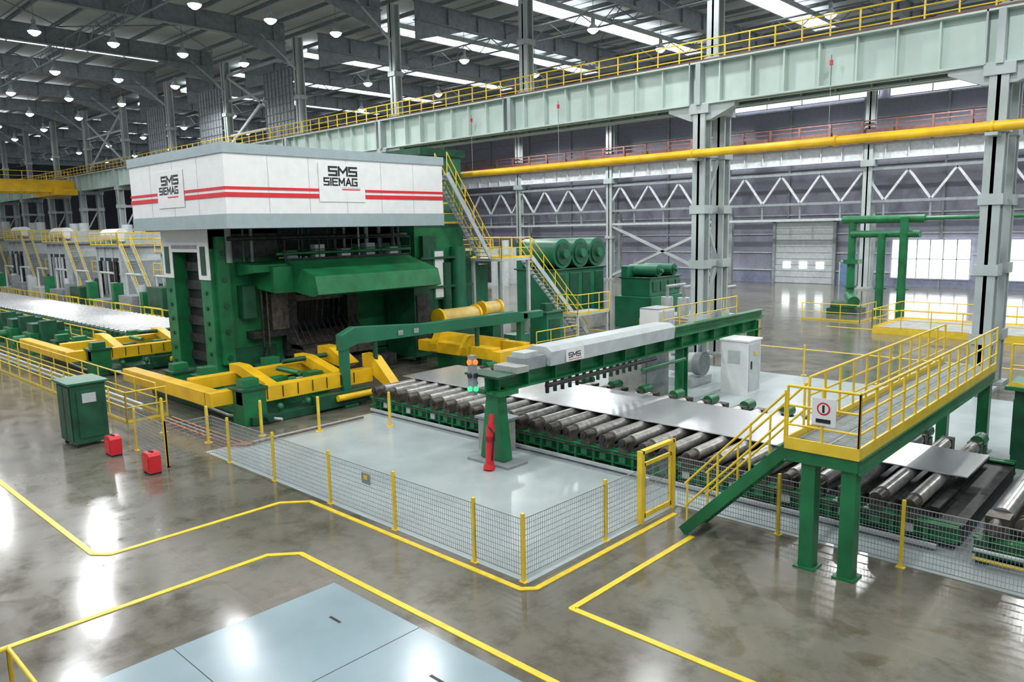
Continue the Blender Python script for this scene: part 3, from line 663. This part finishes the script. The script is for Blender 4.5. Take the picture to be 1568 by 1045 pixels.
for p in ((-22.9,10.3),(-22.3,11.8),(-21.3,13.3),(-20.0,15.2),(-25.3,9.9)):
    b=B(); b.cyl((p[0],p[1],0),(p[0],p[1],1.15),.05,YEL,10); b.cyl((p[0],p[1],0),(p[0],p[1],.03),.13,YEL,12); b.ball((p[0],p[1],1.15),.05,YEL,8); b.build('yellow_bollard_post')
b=B(); b.rail([(-60,9.6,0),(-27.6,9.6,0)],YEL,1.1,1.6,.03,2); b.rail([(-27.6,9.6,0),(-27.6,11,0)],YEL,1.1,1.2,.03,2); b.rail([(-60,11.0,0),(-28.5,11.0,0)],YEL,1.1,2,.03,2)
for z in (.3,.5): b.cyl((-60,10.3,z),(-28,10.3,z),.05,LGREY,8)
b.build('yellow_guardrail')
b=B(); b.rail([(-11.4,-3,0),(-11.4,2.2,0),(-9.9,2.2,0)],YEL,1.1,1.3,.03,2); b.build('yellow_guardrail')
b=B()
for x in (-49,-53,-57):
    b.box(x-1,x+.6,12.2,14.2,0,1.2,GREEN); b.box(x-.8,x+.4,12.4,14,1.2,1.7,DGREEN); b.cyl((x-.5,11.6,.8),(x-.5,14.5,.8),.25,GREEN,12); b.box(x+.7,x+1.2,12.6,13.4,0,1.9,DGREEN)
b.build('guide_drive_units',.015)
# ---------------------------------------------------------------- right background
b=B()
for x,y,z in ((-19.6,56.5,6.7),(-17.4,55.8,5.6),(-16.0,55.8,6.7)): b.cyl((x,y,0),(x,y,z),.28,GREEN,14)
b.cyl((-20.3,56.5,6.6),(-14.8,56,6.6),.28,GREEN,14); b.cyl((-19.6,56.3,5.6),(-15,55.8,5.6),.25,GREEN,14); b.cyl((-14.8,56,6.6),(20,56,6.9),.12,GREEN,8)
b.box(-20,-19,56,57,3.5,3.8,GREEN); b.cyl((-19.6,56.5,1.2),(-18.8,55,.9),.4,GREEN,14); b.cyl((-20.4,55.4,.5),(-19,55.4,.5),.45,DGREEN,14); b.box(-20.6,-18.5,54.8,56.6,0,.4,DGREEN)
for x in (-19.6,-17.4,-16): b.cyl((x,56 if x>-19 else 56.5,1.8),(x,56 if x>-19 else 56.5,1.9),.42,GREEN,14)
b.build('green_cooling_water_pipework')
b=B(); b.box(-14.8,-5.5,46.5,52,0,.3,YEL); b.box(-14.6,-5.7,46.7,51.8,.3,.32,CONC); b.rail([(-14.8,46.5,.3),(-5.5,46.5,.3),(-5.5,52,.3),(-14.8,52,.3),(-14.8,46.5,.3)],YEL,1.1,1.5,.03,2); b.build('pit_guardrail')
b=B(); b.rail([(-20.8,51,0),(-17,51,0)],YEL,1.1,1.2,.03,2); b.rail([(-17,51,0),(-17,54,0)],YEL,1.1,1.2,.03,2); b.build('yellow_guardrail')
for x,y in ((-12.8,31.8),(-9.8,31.8),(-6.9,27)):
    b=B(); b.cyl((x,y,0),(x,y,1.3),.04,YEL,8); b.cyl((x,y,0),(x,y,.03),.12,YEL,10); b.ball((x,y,1.3),.05,YEL,8); b.build('yellow_bollard_post')
b=B(); b.box(-3.7,1,22.9,24.2,0,2.1,DGREEN); b.box(-3.9,1.2,22.7,24.4,2.1,2.2,GREEN); b.rail([(-3.8,22.8,2.2),(1,22.8,2.2)],YEL,1.1,1.1,.03,2); b.box(-3.75,-3.7,23.1,23.9,.3,1.8,GREEN); b.build('far_side_drive_unit',.015)
# ---------------------------------------------------------------- left background machinery
def stand(X,Y,s,name):
    b=B()
    b.box(X-3,X+3,Y-2.4,Y+2.6,0,5.5*s,LGREY); b.box(X-2.2,X+2.2,Y-2.5,Y-2.4,1,4.5*s,DARK); b.box(X+3,X+3.1,Y-2,Y+2,1,4.2*s,MGREY)
    for k in range(4): b.box(X-3.05,X+3.05,Y-2.46,Y-2.4,1.2*s*k+.5,1.2*s*k+.65,LGREY)
    for k in range(5): b.cyl((X-2+k,Y-2.6,.8),(X-2+k,Y-2.6,4.2*s),.12,random.choice([MGREY,LGREY,DARK]),8)
    for x in (-2.9,-1,1,2.9): b.box(X+x-.12,X+x+.12,Y-2.55,Y-2.4,0,5.5*s,LGREY)
    b.box(X-3.4,X+3.4,Y-2.8,Y+2.8,5.5*s,5.7*s,MGREY); b.box(X-2.4,X+2.4,Y-1.6,Y+2,5.7*s,6.8*s,LGREY); b.cyl((X-2,Y-1.8,6.6*s),(X+2,Y-1.8,6.6*s),.6,WHITE,12)
    for x in (X-1.5,X+1.5): b.cyl((x,Y,6.8*s),(x,Y,7.6*s),.5,LGREY,12)
    b.rail([(X-3.4,Y-2.8,5.7*s),(X+3.4,Y-2.8,5.7*s),(X+3.4,Y+2.6,5.7*s)],YEL,1.1,1.5,.05)
    b.box(X-6,X-3,Y-2,Y+1,0,3,MGREY); b.box(X-5.5,X-3.6,Y-2.1,Y-2,.4,2.4,DARK); b.rail([(X-6,Y-2,3),(X-3,Y-2,3)],YEL,1.1,1.5,.05)
    stair(b,(X+3.4,Y-2.7,5.7*s),(X+8,Y-2.7,.1),1,'y')
    b.build(name,.03)
for X,s in ((-62,.9),(-77,1.0),(-92,1.05),(-107,1.1),(-122,1.15),(-137,1.2)): stand(X,29,s,'finishing_mill_stand')
b=B()
for k in range(13):
    x=-47-k*6; b.box(x-1.6,x+1.2,23.4,24.8,0,1.0+random.random()*1.6,random.choice([MGREY,LGREY,DGREEN])); b.rail([(x-1.6,23.1,0),(x+1.6,23.1,0)],YEL,1.1,1.5,.04)
    b.cyl((x+2.0,24,0),(x+2.0,24,2.6),.3,LGREY,10); b.box(x+2.6,x+3.2,23.5,24.3,0,2.0+random.random(),random.choice([GREEN,LGREY,MGREY]))
    b.tube([(x-1,24,1),(x-1,24,3.4),(x+2,24,3.4)],.1,LGREY)
b.build('line_side_machinery',.02)
# ---------------------------------------------------------------- world / camera
w=bpy.data.worlds.new('world'); scene.world=w; w.use_nodes=True
bg=w.node_tree.nodes['Background']; bg.inputs[0].default_value=(.80,.89,1,1); bg.inputs[1].default_value=.5
f=1162.4245; yaw,pit,rol=-.7551,.1476,.0203
cy,sy,cp,sp,cr,sr=math.cos(yaw),math.sin(yaw),math.cos(pit),math.sin(pit),math.cos(rol),math.sin(rol)
fwd=V((sy*cp,cy*cp,-sp)); right=V((cy,-sy,0)); down=fwd.cross(right)
r2=right*cr+down*sr; d2=down*cr-right*sr
cam=bpy.data.cameras.new('camera'); cam.lens=36*f/1568.7; cam.sensor_width=36; cam.clip_end=600
co=bpy.data.objects.new('camera',cam); scene.collection.objects.link(co)
M=Matrix((r2,-d2,-fwd)).transposed().to_4x4(); M.translation=V((0,0,6.5)); co.matrix_world=M
scene.camera=co
scene.view_settings.view_transform='Standard'; scene.view_settings.look='None'; scene.view_settings.exposure=0
